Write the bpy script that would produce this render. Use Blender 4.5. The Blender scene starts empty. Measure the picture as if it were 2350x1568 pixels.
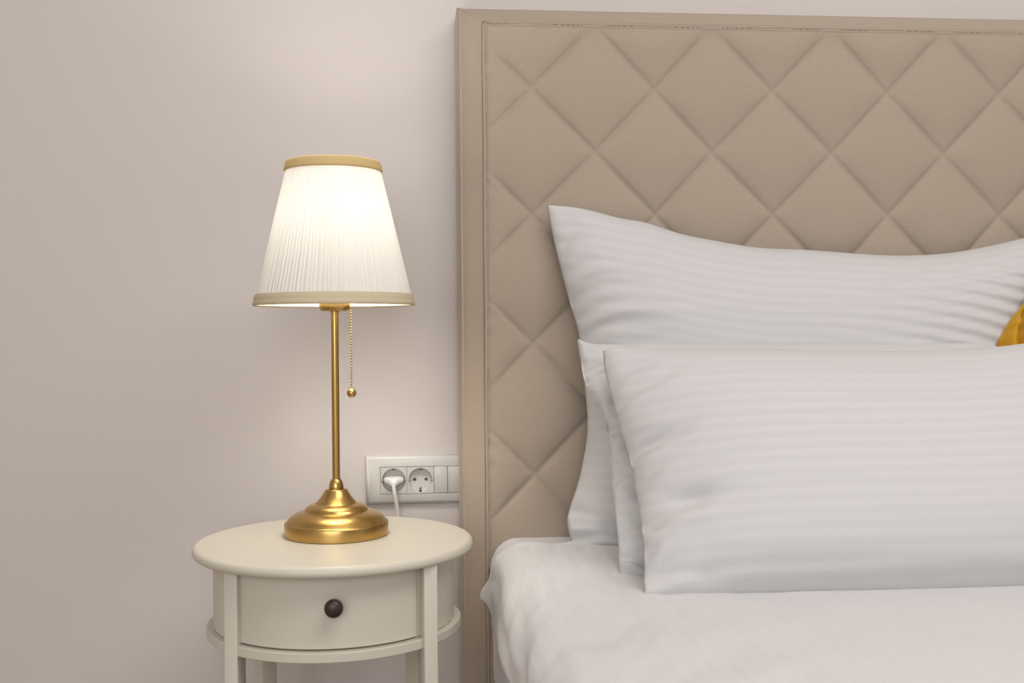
import bpy, bmesh, math, random
import numpy as np
from mathutils import Vector, Matrix

random.seed(4)
PI = math.pi
C = bpy.context.scene.collection
S = bpy.context.scene

# ------------------------------------------------------------------ camera
ZC = 0.86                                   # eye height; camera stands at x=0, y=0, the wall behind the bed is y=1.80
YAW, PITCH, ROLL, FPX = 0.09114677, -0.00713193, -0.00767855, 2450.0
F_ = np.array([math.sin(YAW) * math.cos(PITCH), math.cos(YAW) * math.cos(PITCH), math.sin(PITCH)])
R_ = np.array([math.cos(YAW), -math.sin(YAW), 0.0])
U_ = np.cross(R_, F_)
RR = R_ * math.cos(ROLL) + U_ * math.sin(ROLL)
UU = -R_ * math.sin(ROLL) + U_ * math.cos(ROLL)


def at(px, py, Y):
    """point of the photograph (2350x1568) at distance Y in front of the camera wall -> world"""
    d = F_ + RR * (px - 1175) / FPX + UU * (784 - py) / FPX
    d = d * Y / d[1]
    return np.array([d[0], d[1], d[2] + ZC])


cam = bpy.data.cameras.new('camera')
cam.sensor_width = 36.0
cam.lens = FPX / 2350 * 36.0
cam.clip_start = 0.02
cam.dof.use_dof = True
cam.dof.focus_distance = 1.60
cam.dof.aperture_fstop = 4.5
co = bpy.data.objects.new('camera', cam)
C.objects.link(co)
co.matrix_world = Matrix(((RR[0], UU[0], -F_[0], 0), (RR[1], UU[1], -F_[1], 0), (RR[2], UU[2], -F_[2], ZC), (0, 0, 0, 1)))
S.camera = co

# ------------------------------------------------------------------ world, lights, exposure
w = bpy.data.worlds.new('world')
S.world = w
w.use_nodes = True
w.node_tree.nodes['Background'].inputs[0].default_value = (0.86, 0.93, 1.0, 1)
w.node_tree.nodes['Background'].inputs[1].default_value = 1.2


def area(name, loc, rot, sx, sy, power, col):
    l = bpy.data.lights.new(name, 'AREA')
    l.shape = 'RECTANGLE'; l.size = sx; l.size_y = sy; l.energy = power; l.color = col
    o = bpy.data.objects.new(name, l); C.objects.link(o)
    o.location = loc; o.rotation_euler = rot
    return o


area('ceiling_light', (0.95, 0.20, 2.53), (0, 0, 0), 1.7, 0.9, 26.0, (1.0, 0.95, 0.93))
area('fill_light', (-0.5, -1.90, 1.5), (math.radians(90), 0, 0), 2.0, 1.5, 27.0, (0.95, 0.96, 1.0))  # unseen fill, added to brighten walls and pillow sides from the front left

S.view_settings.view_transform = 'Standard'
S.view_settings.look = 'None'
S.view_settings.gamma = 1.0
S.view_settings.use_curve_mapping = False
S.view_settings.exposure = 0.27

# ------------------------------------------------------------------ helpers


def tag(o, label=None, cat=None, group=None, kind=None):
    if label: o['label'] = label
    if cat: o['category'] = cat
    if group: o['group'] = group
    if kind: o['kind'] = kind
    return o


def empty(name, loc, label, cat, group=None):
    o = bpy.data.objects.new(name, None)
    C.objects.link(o)
    o.location = loc
    o.empty_display_size = 0.05
    return tag(o, label, cat, group)


def link(name, me, mat, parent=None, smooth=True):
    o = bpy.data.objects.new(name, me)
    C.objects.link(o)
    if mat is not None and not me.materials: me.materials.append(mat)
    if smooth:
        for p in me.polygons: p.use_smooth = True
    if parent is not None:
        # geometry is written in world coordinates: shift into the parent's frame
        off = Vector((0, 0, 0)); q = parent
        while q is not None:
            off += q.location; q = q.parent
        me.transform(Matrix.Translation(-off))
    return o if parent is None else _par(o, parent)


def _par(o, parent):
    o.parent = parent
    return o


def from_bm(name, bm, mat, parent=None, smooth=False, sharp=None):
    bmesh.ops.recalc_face_normals(bm, faces=bm.faces)
    me = bpy.data.meshes.new(name)
    bm.to_mesh(me); bm.free()
    if sharp is not None:
        for p in me.polygons: p.use_smooth = True
        me.set_sharp_from_angle(angle=math.radians(sharp))
        smooth = False
    return link(name, me, mat, parent, smooth)


def add_box(bm, lo, hi, bevel=0.0, seg=2):
    lo = Vector(lo); hi = Vector(hi)
    r = bmesh.ops.create_cube(bm, size=1.0)
    vs = r['verts']
    for v in vs:
        v.co = Vector(((lo.x + hi.x) / 2 + v.co.x * (hi.x - lo.x), (lo.y + hi.y) / 2 + v.co.y * (hi.y - lo.y), (lo.z + hi.z) / 2 + v.co.z * (hi.z - lo.z)))
    if bevel > 0:
        es = set()
        for v in vs:
            for e in v.link_edges: es.add(e)
        bmesh.ops.bevel(bm, geom=list(es), offset=bevel, segments=seg, profile=0.5, affect='EDGES')


def box(name, lo, hi, mat, parent=None, bevel=0.0, seg=2):
    bm = bmesh.new(); add_box(bm, lo, hi, bevel, seg)
    return from_bm(name, bm, mat, parent, sharp=35 if bevel else None)


def add_lathe(bm, cx, cy, prof, n=96, z0=0.0, rfun=None):
    """profile [(r, z), ...] revolved about the vertical axis at cx, cy"""
    rings = []
    for r, z in prof:
        if r < 1e-6:
            rings.append([bm.verts.new((cx, cy, z0 + z))])
        else:
            ring = []
            for k in range(n):
                a = 2 * PI * k / n
                q = r if rfun is None else rfun(r, z, a)
                ring.append(bm.verts.new((cx + q * math.cos(a), cy + q * math.sin(a), z0 + z)))
            rings.append(ring)
    for A, B in zip(rings, rings[1:]):
        if len(A) == 1 and len(B) == 1: continue
        for k in range(n):
            k2 = (k + 1) % n
            if len(A) == 1: bm.faces.new((A[0], B[k], B[k2]))
            elif len(B) == 1: bm.faces.new((A[k], B[0], A[k2]))
            else: bm.faces.new((A[k], B[k], B[k2], A[k2]))


def lathe(name, cx, cy, prof, mat, parent=None, n=96, z0=0.0, sharp=40, rfun=None):
    bm = bmesh.new(); add_lathe(bm, cx, cy, prof, n, z0, rfun)
    return from_bm(name, bm, mat, parent, sharp=sharp)


def catmull(pts, n):
    """smooth curve of n points through pts, even in arc length"""
    P = np.array(pts, float)
    P = np.vstack([2 * P[0] - P[1], P, 2 * P[-1] - P[-2]])
    out = []
    for i in range(1, len(P) - 2):
        for t in np.linspace(0, 1, 40, endpoint=False):
            a, b, c, d = P[i - 1], P[i], P[i + 1], P[i + 2]
            out.append(0.5 * ((2 * b) + (-a + c) * t + (2 * a - 5 * b + 4 * c - d) * t * t + (-a + 3 * b - 3 * c + d) * t ** 3))
    out.append(P[-2])
    out = np.array(out)
    L = np.concatenate([[0], np.cumsum(np.linalg.norm(np.diff(out, axis=0), axis=1))])
    s = np.linspace(0, L[-1], n)
    return np.stack([np.interp(s, L, out[:, k]) for k in range(3)], 1)


def add_tube(bm, pts, r, n=12, closed_caps=True):
    P = [Vector(p) for p in pts]
    rings = []
    T0 = (P[1] - P[0]).normalized()
    up = Vector((0, 0, 1)) if abs(T0.z) < .9 else Vector((1, 0, 0))
    N = T0.cross(up).normalized()
    for i, p in enumerate(P):
        T = (P[min(i + 1, len(P) - 1)] - P[max(i - 1, 0)]).normalized()
        N = (N - T * N.dot(T)).normalized()
        B = T.cross(N)
        rr = r[i] if hasattr(r, '__len__') else r
        rings.append([bm.verts.new(p + N * math.cos(2 * PI * k / n) * rr + B * math.sin(2 * PI * k / n) * rr) for k in range(n)])
    for A, Bq in zip(rings, rings[1:]):
        for k in range(n):
            bm.faces.new((A[k], A[(k + 1) % n], Bq[(k + 1) % n], Bq[k]))
    if closed_caps:
        bm.faces.new(rings[0]); bm.faces.new(rings[-1])


def grid_mesh(name, V, closed_u=False):
    """V: (nu, nv, 3) array -> quad mesh"""
    nu, nv = V.shape[:2]
    idx = np.arange(nu * nv).reshape(nu, nv)
    a = idx[:-1, :-1].ravel(); b = idx[1:, :-1].ravel(); c = idx[1:, 1:].ravel(); d = idx[:-1, 1:].ravel()
    F = np.stack([a, b, c, d], 1)
    me = bpy.data.meshes.new(name)
    me.from_pydata(V.reshape(-1, 3).tolist(), [], F.tolist())
    return me


_rng = np.random.RandomState(11)
_T = _rng.rand(64, 64) * 2 - 1


def vnoise(x, y, seed=0):
    """smooth 2-D value noise, range about -1..1"""
    x = np.asarray(x, float) + seed * 7.31; y = np.asarray(y, float) + seed * 3.77
    xi = np.floor(x).astype(int); yi = np.floor(y).astype(int)
    fx = x - xi; fy = y - yi
    fx = fx * fx * fx * (fx * (fx * 6 - 15) + 10); fy = fy * fy * fy * (fy * (fy * 6 - 15) + 10)
    g = lambda i, j: _T[i % 64, j % 64]
    return (g(xi, yi) * (1 - fx) + g(xi + 1, yi) * fx) * (1 - fy) + (g(xi, yi + 1) * (1 - fx) + g(xi + 1, yi + 1) * fx) * fy


def sstep(a, b, x):
    t = np.clip((x - a) / (b - a), 0, 1)
    return t * t * (3 - 2 * t)


# ------------------------------------------------------------------ materials


def mat(name, col, rough=0.6, metal=0.0, spec=0.5, sheen=0.0, coat=0.0):
    m = bpy.data.materials.new(name)
    m.use_nodes = True
    b = m.node_tree.nodes['Principled BSDF']
    b.inputs['Base Color'].default_value = (*col, 1)
    b.inputs['Roughness'].default_value = rough
    b.inputs['Metallic'].default_value = metal
    b.inputs['Specular IOR Level'].default_value = spec
    b.inputs['Sheen Weight'].default_value = sheen
    b.inputs['Coat Weight'].default_value = coat
    return m


def nd(m, t, **kw):
    n = m.node_tree.nodes.new(t)
    for k, v in kw.items():
        if k.startswith('i_'): n.inputs[k[2:].replace('_', ' ')].default_value = v
        else: setattr(n, k, v)
    return n


def add_noise_bump(m, scale=(1, 1, 1), nscale=200.0, detail=3.0, strength=0.2, dist=0.001, colvar=0.0, base=None, coord='Object'):
    nt = m.node_tree; b = nt.nodes['Principled BSDF']
    tc = nd(m, 'ShaderNodeTexCoord'); mp = nd(m, 'ShaderNodeMapping')
    mp.inputs['Scale'].default_value = scale
    nt.links.new(tc.outputs[coord], mp.inputs['Vector'])
    nz = nd(m, 'ShaderNodeTexNoise'); nz.inputs['Scale'].default_value = nscale; nz.inputs['Detail'].default_value = detail
    nt.links.new(mp.outputs['Vector'], nz.inputs['Vector'])
    bp = nd(m, 'ShaderNodeBump'); bp.inputs['Strength'].default_value = strength; bp.inputs['Distance'].default_value = dist
    nt.links.new(nz.outputs['Fac'], bp.inputs['Height'])
    nt.links.new(bp.outputs['Normal'], b.inputs['Normal'])
    if colvar > 0:
        cr = nd(m, 'ShaderNodeMix', data_type='RGBA')
        c = b.inputs['Base Color'].default_value[:3]
        cr.inputs[6].default_value = (*[x * (1 - colvar) for x in c], 1)
        cr.inputs[7].default_value = (*[min(1, x * (1 + colvar)) for x in c], 1)
        nt.links.new(nz.outputs['Fac'], cr.inputs[0])
        nt.links.new(cr.outputs[2], b.inputs['Base Color'])
    return bp, tc


M_wall = mat('wall_paint', (0.620, 0.575, 0.545), 0.75, spec=0.3)
add_noise_bump(M_wall, nscale=160, detail=4, strength=0.10, dist=0.0008)
M_ceil = mat('ceiling_paint', (0.80, 0.78, 0.75), 0.9)
M_floor = mat('floor_wood', (0.36, 0.25, 0.17), 0.45)
add_noise_bump(M_floor, scale=(1, 14, 1), nscale=6, strength=0.1, colvar=0.18)
M_base = mat('baseboard_white', (0.75, 0.73, 0.70), 0.4)
M_cream = mat('cream_lacquer', (0.63, 0.59, 0.49), 0.38, spec=0.45)
add_noise_bump(M_cream, nscale=60, detail=2, strength=0.03, dist=0.0005)
M_plastic = mat('white_plastic', (0.55, 0.54, 0.50), 0.3)
M_hole = mat('dark_hole', (0.06, 0.055, 0.04), 0.6)
M_metalclip = mat('earth_clip', (0.35, 0.33, 0.25), 0.35, metal=1.0)
M_knob = mat('dark_bronze', (0.055, 0.040, 0.034), 0.42, metal=0.5)
M_cord = mat('white_cord', (0.74, 0.70, 0.62), 0.4)
M_plug = mat('plug_plastic', (0.80, 0.79, 0.78), 0.3)

M_brass = mat('brushed_brass', (0.53, 0.345, 0.115), 0.28, metal=1.0)
nt = M_brass.node_tree; b = nt.nodes['Principled BSDF']
tc = nd(M_brass, 'ShaderNodeTexCoord'); mp = nd(M_brass, 'ShaderNodeMapping'); mp.inputs['Scale'].default_value = (4, 4, 900)
nz = nd(M_brass, 'ShaderNodeTexNoise'); nz.inputs['Scale'].default_value = 1.0; nz.inputs['Detail'].default_value = 4
bp = nd(M_brass, 'ShaderNodeBump'); bp.inputs['Strength'].default_value = 0.06; bp.inputs['Distance'].default_value = 0.0004
nt.links.new(tc.outputs['Object'], mp.inputs['Vector']); nt.links.new(mp.outputs['Vector'], nz.inputs['Vector'])
nt.links.new(nz.outputs['Fac'], bp.inputs['Height']); nt.links.new(bp.outputs['Normal'], b.inputs['Normal'])

# headboard fabric: short-nap suede, fine horizontal nap marks
M_suede = mat('beige_suede', (0.385, 0.318, 0.248), 0.85, spec=0.15, sheen=0.25)
M_suede.node_tree.nodes['Principled BSDF'].inputs['Sheen Roughness'].default_value = 0.5
add_noise_bump(M_suede, scale=(1, 1, 4.5), nscale=95, detail=5, strength=0.22, dist=0.0012, colvar=0.055)
M_thread = mat('beige_thread', (0.33, 0.27, 0.21), 0.8)


def cotton(name, col, axis, freq, stripe=0.35, dist=0.0006, extra=None):
    """white satin-stripe cotton: woven stripes of alternating sheen along UV axis"""
    m = mat(name, col, 0.78, spec=0.25, sheen=0.12)
    nt = m.node_tree; b = nt.nodes['Principled BSDF']
    uv = nd(m, 'ShaderNodeUVMap'); sp = nd(m, 'ShaderNodeSeparateXYZ')
    nt.links.new(uv.outputs['UV'], sp.inputs['Vector'])
    mu = nd(m, 'ShaderNodeMath', operation='MULTIPLY'); mu.inputs[1].default_value = freq * 2 * PI
    nt.links.new(sp.outputs[axis], mu.inputs[0])
    sn = nd(m, 'ShaderNodeMath', operation='SINE'); nt.links.new(mu.outputs[0], sn.inputs[0])
    mr = nd(m, 'ShaderNodeMapRange'); mr.inputs['From Min'].default_value = -0.35; mr.inputs['From Max'].default_value = 0.35
    nt.links.new(sn.outputs[0], mr.inputs['Value'])
    rg = nd(m, 'ShaderNodeMapRange'); rg.inputs['To Min'].default_value = 0.85; rg.inputs['To Max'].default_value = 0.85 - stripe
    nt.links.new(mr.outputs[0], rg.inputs['Value']); nt.links.new(rg.outputs[0], b.inputs['Roughness'])
    mx = nd(m, 'ShaderNodeMix', data_type='RGBA')
    mx.inputs[6].default_value = (*[c * 0.985 for c in col], 1); mx.inputs[7].default_value = (*[c * 1.01 for c in col], 1)
    nt.links.new(mr.outputs[0], mx.inputs[0]); nt.links.new(mx.outputs[2], b.inputs['Base Color'])
    tc = nd(m, 'ShaderNodeTexCoord')
    nz = nd(m, 'ShaderNodeTexNoise'); nz.inputs['Scale'].default_value = 35; nz.inputs['Detail'].default_value = 3
    nt.links.new(tc.outputs['Object'], nz.inputs['Vector'])
    ad = nd(m, 'ShaderNodeMath', operation='MULTIPLY_ADD'); ad.inputs[1].default_value = 1.3
    nt.links.new(nz.outputs['Fac'], ad.inputs[0]); nt.links.new(mr.outputs[0], ad.inputs[2])
    bp = nd(m, 'ShaderNodeBump'); bp.inputs['Strength'].default_value = 0.55; bp.inputs['Distance'].default_value = dist
    nt.links.new(ad.outputs[0], bp.inputs['Height']); nt.links.new(bp.outputs['Normal'], b.inputs['Normal'])
    return m


COT = (0.585, 0.578, 0.572)
COT_BED = (0.655, 0.648, 0.642)
M_cotA = cotton('satin_stripe_cotton', COT, 'Y', 56, stripe=.22, dist=.00018)
M_cotB = cotton('satin_stripe_cotton_bed', COT_BED, 'X', 50, stripe=.3, dist=0.0003)
M_sheet = mat('plain_white_cotton', (0.69, 0.68, 0.68), 0.85, spec=0.2, sheen=0.1)
add_noise_bump(M_sheet, nscale=30, detail=3, strength=0.15, dist=0.001)
M_velvet = mat('mustard_velvet', (0.50, 0.26, 0.015), 0.7, spec=0.2, sheen=0.7)
M_velvet.node_tree.nodes['Principled BSDF'].inputs['Sheen Tint'].default_value = (1.0, 0.75, 0.3, 1)
M_velvet.node_tree.nodes['Principled BSDF'].inputs['Sheen Roughness'].default_value = 0.4
add_noise_bump(M_velvet, nscale=40, detail=4, strength=0.3, dist=0.002, colvar=0.25)


def cloth_shade(name, col, trans, tw, folds=False):
    m = bpy.data.materials.new(name); m.use_nodes = True
    nt = m.node_tree; nt.nodes.clear()
    out = nt.nodes.new('ShaderNodeOutputMaterial')
    d = nt.nodes.new('ShaderNodeBsdfDiffuse'); d.inputs[0].default_value = (*col, 1)
    t = nt.nodes.new('ShaderNodeBsdfTranslucent'); t.inputs[0].default_value = (*trans, 1)
    mx = nt.nodes.new('ShaderNodeMixShader'); mx.inputs[0].default_value = tw
    if folds:
        # fabric lies double in the folds of the pleats: less light comes through there
        at_ = nt.nodes.new('ShaderNodeAttribute'); at_.attribute_name = 'density'
        mr = nt.nodes.new('ShaderNodeMapRange'); mr.inputs['To Min'].default_value = tw * 1.25; mr.inputs['To Max'].default_value = tw * .35
        nt.links.new(at_.outputs['Fac'], mr.inputs['Value']); nt.links.new(mr.outputs[0], mx.inputs[0])
    nt.links.new(d.outputs[0], mx.inputs[1]); nt.links.new(t.outputs[0], mx.inputs[2]); nt.links.new(mx.outputs[0], out.inputs[0])
    return m


M_shade = cloth_shade('pleated_shade_fabric', (0.70, 0.68, 0.62), (0.80, 0.78, 0.71), 0.033, True)
M_trimtop = cloth_shade('shade_trim_fabric_lit', (0.62, 0.50, 0.27), (0.85, 0.60, 0.15), 0.20)  # yellow of the bulb shining through is put into this trim's colour
M_trimbot = cloth_shade('shade_trim_fabric_lower', (0.58, 0.50, 0.345), (0.72, 0.60, 0.35), 0.02)
M_bulb = bpy.data.materials.new('lit_bulb'); M_bulb.use_nodes = True
b = M_bulb.node_tree.nodes['Principled BSDF']
b.inputs['Base Color'].default_value = (0.9, 0.9, 0.9, 1)
b.inputs['Emission Color'].default_value = (1.0, 0.955, 0.895, 1)
BULB_STRENGTH = 80.0
b.inputs['Emission Strength'].default_value = BULB_STRENGTH

# ------------------------------------------------------------------ room shell
XL, XR, YB, YF, ZT = -1.75, 2.75, 1.80, -2.2, 2.55


def struct(o):
    o['kind'] = 'structure'
    return o


struct(box('floor', (XL - .1, YF - .1, -0.08), (XR + .1, YB + .1, 0), M_floor))
struct(box('ceiling', (XL - .1, YF - .1, ZT), (XR + .1, YB + .1, ZT + .08), M_ceil))
struct(box('wall_back', (XL - .1, YB, 0), (XR + .1, YB + .1, ZT), M_wall))
struct(box('wall_left', (XL - .1, YF, 0), (XL, YB, ZT), M_wall))
struct(box('wall_right', (XR, YF, 0), (XR + .1, YB, ZT), M_wall))
bm = bmesh.new()
add_box(bm, (XL, YF - .1, 0), (-1.6, YF, ZT)); add_box(bm, (.6, YF - .1, 0), (XR, YF, ZT))
add_box(bm, (-1.6, YF - .1, 0), (.6, YF, 0.8)); add_box(bm, (-1.6, YF - .1, 2.2), (.6, YF, ZT))
struct(from_bm('wall_front', bm, M_wall))
bm = bmesh.new()
for lo, hi in (((-1.6, YF - .08, .8), (-1.54, YF - .02, 2.2)), ((.54, YF - .08, .8), (.6, YF - .02, 2.2)), ((-1.54, YF - .08, .8), (.54, YF - .02, .86)),
               ((-1.54, YF - .08, 2.14), (.54, YF - .02, 2.2)), ((-.53, YF - .08, .86), (-.47, YF - .02, 2.14))):
    add_box(bm, lo, hi)
struct(from_bm('window_1', bm, M_base))
struct(box('baseboard_back', (XL, YB - .014, 0), (XR, YB, .08), M_base, bevel=.003))

# ------------------------------------------------------------------ headboard
YH = 1.72                                    # plane of the headboard's front
HX0, HX1 = 0.113, 2.03                       # inner seam, left and right
HZ1 = ZC + 0.5032
HZ0 = 0.14
OX0, OX1, OZ1 = 0.0727, 2.070, ZC + 0.5310   # outline at the wall
hb = empty('headboard', ((HX0 + HX1) / 2, 1.76, 0), 'tall beige suede headboard quilted in diamonds, fixed behind the bed', 'headboard')

# quilt lattice taken from the sewing itself (columns and rows are a little uneven)
ci = [-3, -2, -1, 0, 1, 2, 3, 4, 5, 6, 7, 8, 9, 10]
cx_ = [None] * 14
meas_c = {0: 1221, 1: 1366, 2: 1503.3, 3: 1635, 4: 1774, 5: 1909.5, 6: 2038, 7: 2167.3, 8: 2295}
XC = {k: at(v, 350 if k % 2 else 350, YH - .006)[0] for k, v in meas_c.items()}
meas_r = {1: 207, 2: 350.8, 3: 495}
ZR = {1: at(1500, 209, YH)[2], 2: at(1366, 350.8, YH)[2], 3: at(1503, 495, YH)[2], 5: at(1221, 789.3, YH)[2], 7: at(1231, 1090, YH)[2]}
kx = np.array(sorted(XC)); vx = np.array([XC[k] for k in kx])
sx = (vx[-1] - vx[0]) / 8
kx = np.concatenate([[-30], kx, [60]]); vx = np.concatenate([[vx[0] - 30 * sx * 1.05], vx, [vx[-1] + 52 * sx]])
kz = np.array(sorted(ZR)); vz = np.array([ZR[k] for k in kz]); sz = (vz[0] - vz[-1]) / 6
kz = np.concatenate([[-10], kz, [40]]); vz = np.concatenate([[vz[0] + 11 * sz], vz, [vz[-1] - 33 * sz]])


def quilt_patch():
    # lattice coords (i, j): seams where (i+j) odd-even lines cross -> s=(i+j)/2, t=(i-j)/2 ; vertices where i+j odd
    n = 20
    h = np.linspace(0, 1, n + 1)
    h = 0.5 - 0.5 * np.sign(0.5 - h) * np.abs(1 - 2 * h) ** 0.5
    h[0] = 0; h[-1] = 1
    verts = []; faces = []; base = 0
    for a in range(-6, 24):
        for c in range(-16, 16):
            s = a + h[:, None] + 0 * h[None, :]; t = c + h[None, :] + 0 * h[:, None]
            i = s + t + 0.0; j = s - t
            # shift so that vertices sit at i+j odd: s, t integers+0.5
            i = (s + t); j = (s - t) + 1.0
            X = np.interp(i, kx, vx); Z = np.interp(j, kz, vz)
            if X.max() < HX0 - .02 or X.min() > HX1 + .02 or Z.max() < HZ0 - .02 or Z.min() > HZ1 + .02: continue
            u = h[:, None] * 2 - 1; v = h[None, :] * 2 - 1
            du = (1 - np.abs(u)); dv = (1 - np.abs(v))
            puff = ((1 - np.exp(-du / 0.030)) * (1 - np.exp(-dv / 0.030))) * (0.18 + 0.82 * ((1 - u * u) * (1 - v * v)) ** .7)
            e = np.minimum.reduce([X - HX0, HX1 - X, HZ1 - Z])
            fade = sstep(0.002, 0.040, e)
            hgt = 0.0145 * (puff * fade + 0.50 * (1 - fade)) * sstep(-.001, .005, e)
            wr = 0.0007 * vnoise(X * 22, Z * 40, 1) * fade
            Y = YH - hgt - wr
            V = np.stack([X, Y, Z], -1).reshape(-1, 3)
            verts.append(V)
            idx = np.arange((n + 1) ** 2).reshape(n + 1, n + 1) + base
            faces.append(np.stack([idx[:-1, :-1].ravel(), idx[1:, :-1].ravel(), idx[1:, 1:].ravel(), idx[:-1, 1:].ravel()], 1))
            base += (n + 1) ** 2
    me = bpy.data.meshes.new('quilted_panel')
    me.from_pydata(np.vstack(verts).tolist(), [], np.vstack(faces).tolist())
    bm = bmesh.new(); bm.from_mesh(me); bpy.data.meshes.remove(me)
    bmesh.ops.remove_doubles(bm, verts=bm.verts, dist=1e-5)
    for co_, no in (((HX0 + .0005, 0, 0), (-1, 0, 0)), ((HX1, 0, 0), (1, 0, 0)), ((0, 0, HZ1 - .0005), (0, 0, 1)), ((0, 0, HZ0), (0, 0, -1))):
        g = list(bm.verts) + list(bm.edges) + list(bm.faces)
        bmesh.ops.bisect_plane(bm, geom=g, plane_co=co_, plane_no=no, clear_outer=True)
    me = bpy.data.meshes.new('quilted_panel'); bm.to_mesh(me); bm.free()
    # normals towards the camera (-y)
    if sum(p.normal.y for p in list(me.polygons)[:200]) > 0: me.flip_normals()
    return me


q = link('quilted_panel', quilt_patch(), M_suede, hb)
q['label'] = 'diamond-quilted beige suede field'


def border(name, path_fn, length, n_l):
    """border strip: profile across (0 at outer back edge on the wall -> 1 at inner seam), swept along"""
    prof = [(0.0, 0.078), (0.0, 0.030), (0.0012, 0.022), (0.004, 0.0155), (0.009, 0.0105), (0.016, 0.0065), (0.024, 0.0035), (0.031, 0.0012), (0.036, -0.0006), (0.0395, -0.0022),
            (0.0412, -0.0022), (0.0425, -0.0006), (0.0432, 0.0030)]
    V = np.zeros((n_l, len(prof), 3))
    for a in range(n_l):
        for k, (d, y) in enumerate(prof):
            V[a, k] = path_fn(a / (n_l - 1), d / 0.0422, YH + y)
    return V


def left_path(t, d, y):
    x = OX0 + (HX0 - OX0) * d
    ztop = OZ1 + (HZ1 - OZ1) * d
    return (x, y, HZ0 + (ztop - HZ0) * t)


def top_path(t, d, y):
    z = OZ1 + (HZ1 - OZ1) * d
    x0 = OX0 + (HX0 - OX0) * d; x1 = OX1 + (HX1 - OX1) * d
    return (x0 + (x1 - x0) * t, y, z)


def right_path(t, d, y):
    x = OX1 + (HX1 - OX1) * d
    ztop = OZ1 + (HZ1 - OZ1) * d
    return (x, y, ztop + (HZ0 - ztop) * t)


for nm, fn, nl in (('side_border', left_path, 160), ('top_border', top_path, 160), ('side_border', right_path, 60)):
    V = border(nm, fn, 1, nl)
    # fabric is pulled slightly unevenly over the frame
    wob = 0.0010 * vnoise(V[:, :, 0] * 9 + V[:, :, 2] * 9, V[:, :, 1] * 20, 5) * np.linspace(0, 1, V.shape[1])[None, :] ** 0.5
    V[:, 2:-1, 1] += wob[:, 2:-1]
    link(nm, grid_mesh(nm, V), M_suede, hb)
# mitre seam: a thin welt over the corner
cornA = np.array((OX0 + .001, YH + .022, OZ1 - .001)); cornB = np.array((HX0 - .001, YH - .001, HZ1 + .001))
prof = [(0.001, 0.020), (0.004, 0.0145), (0.009, 0.0098), (0.016, 0.0058), (0.024, 0.0028), (0.031, 0.0006), (0.036, -0.0012), (0.041, -0.0016)]
bm = bmesh.new()
add_tube(bm, [(OX0 + (HX0 - OX0) * d / .0422, YH + y, OZ1 + (HZ1 - OZ1) * d / .0422) for d, y in prof], 0.0009, 8)
from_bm('mitre_seam', bm, M_suede, hb, smooth=True)
# piping along the inner seam and the row of stitches beside it
bm = bmesh.new()
zz = np.linspace(HZ0, HZ1 - .006, 60)
add_tube(bm, [(HX0 + .0020 + .0003 * math.sin(z * 23), YH - .0044, z) for z in zz], 0.0026, 8)
from_bm('seam_piping', bm, M_suede, hb, smooth=True)
bm = bmesh.new()
xx = np.linspace(HX0 + .006, HX1, 90)
add_tube(bm, [(x, YH - .0044, HZ1 - .0022 + .0004 * math.sin(x * 11)) for x in xx], 0.0026, 8)
from_bm('seam_piping', bm, M_suede, hb, smooth=True)
bm = bmesh.new()


def stitch(bm, p, d, L=0.0020, r=0.00045):
    p = Vector(p); d = Vector(d)
    add_tube(bm, [p - d * L / 2, p, p + d * L / 2], [r * .5, r, r * .5], 5)


z = 0.40
while z < HZ1 - .008:
    stitch(bm, (HX0 + .0068, YH - .0082, z), (0, 0, 1)); z += .0034
x = HX0 + .008
while x < 1.1:
    stitch(bm, (x, YH - .0082, HZ1 - .0072), (1, 0, 0)); x += .0034
o = from_bm('stitching', bm, M_thread, hb); o['kind'] = 'stuff'
box('backing_board', (OX0 + .004, YH + .012, HZ0), (OX1 - .004, YB - .001, OZ1 - .004), M_suede, hb)
for xx_ in (.35, 1.75):
    box('leg', (xx_, YH + .02, 0), (xx_ + .06, YB - .02, HZ0 + .01), M_knob, hb)

# ------------------------------------------------------------------ bed base, mattress, bedspread
BZ = 0.531                                   # height of the sheet
BX0, BX1 = 0.116, 2.02
BY0, BY1 = -0.32, 1.706
bb = empty('bed_base', (1.07, .7, 0), 'low beige upholstered bed base under the mattress', 'bed base')
box('rail_box', (BX0 + .01, BY0 + .02, .10), (BX1 - .01, BY1 - .004, .318), M_suede, bb, bevel=.012, seg=3)
for x in (BX0 + .06, BX1 - .12):
    for y in (BY0 + .08, BY1 - .12):
        box('leg', (x, y, 0), (x + .06, y + .06, .10), M_knob, bb, bevel=.003)


def super_profile(x0, x1, zlo, ztop, r, n_side, n_arc, n_top):
    """section across the bed: up the left side, round the edge, over the top, round and down"""
    P = []
    for z in np.linspace(zlo, ztop - r, n_side, endpoint=False): P.append((x0, z))
    for a in np.linspace(0, PI / 2, n_arc, endpoint=False): P.append((x0 + r - r * math.cos(a), ztop - r + r * math.sin(a)))
    for x in x0 + r + (x1 - x0 - 2 * r) * (np.linspace(0, 1, n_top) ** 1.5): P.append((x, ztop))
    for a in np.linspace(PI / 2, 0, 8): P.append((x1 - r + r * math.cos(a), ztop - r + r * math.sin(a)))
    P.append((x1, zlo))
    return np.array(P)


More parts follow.
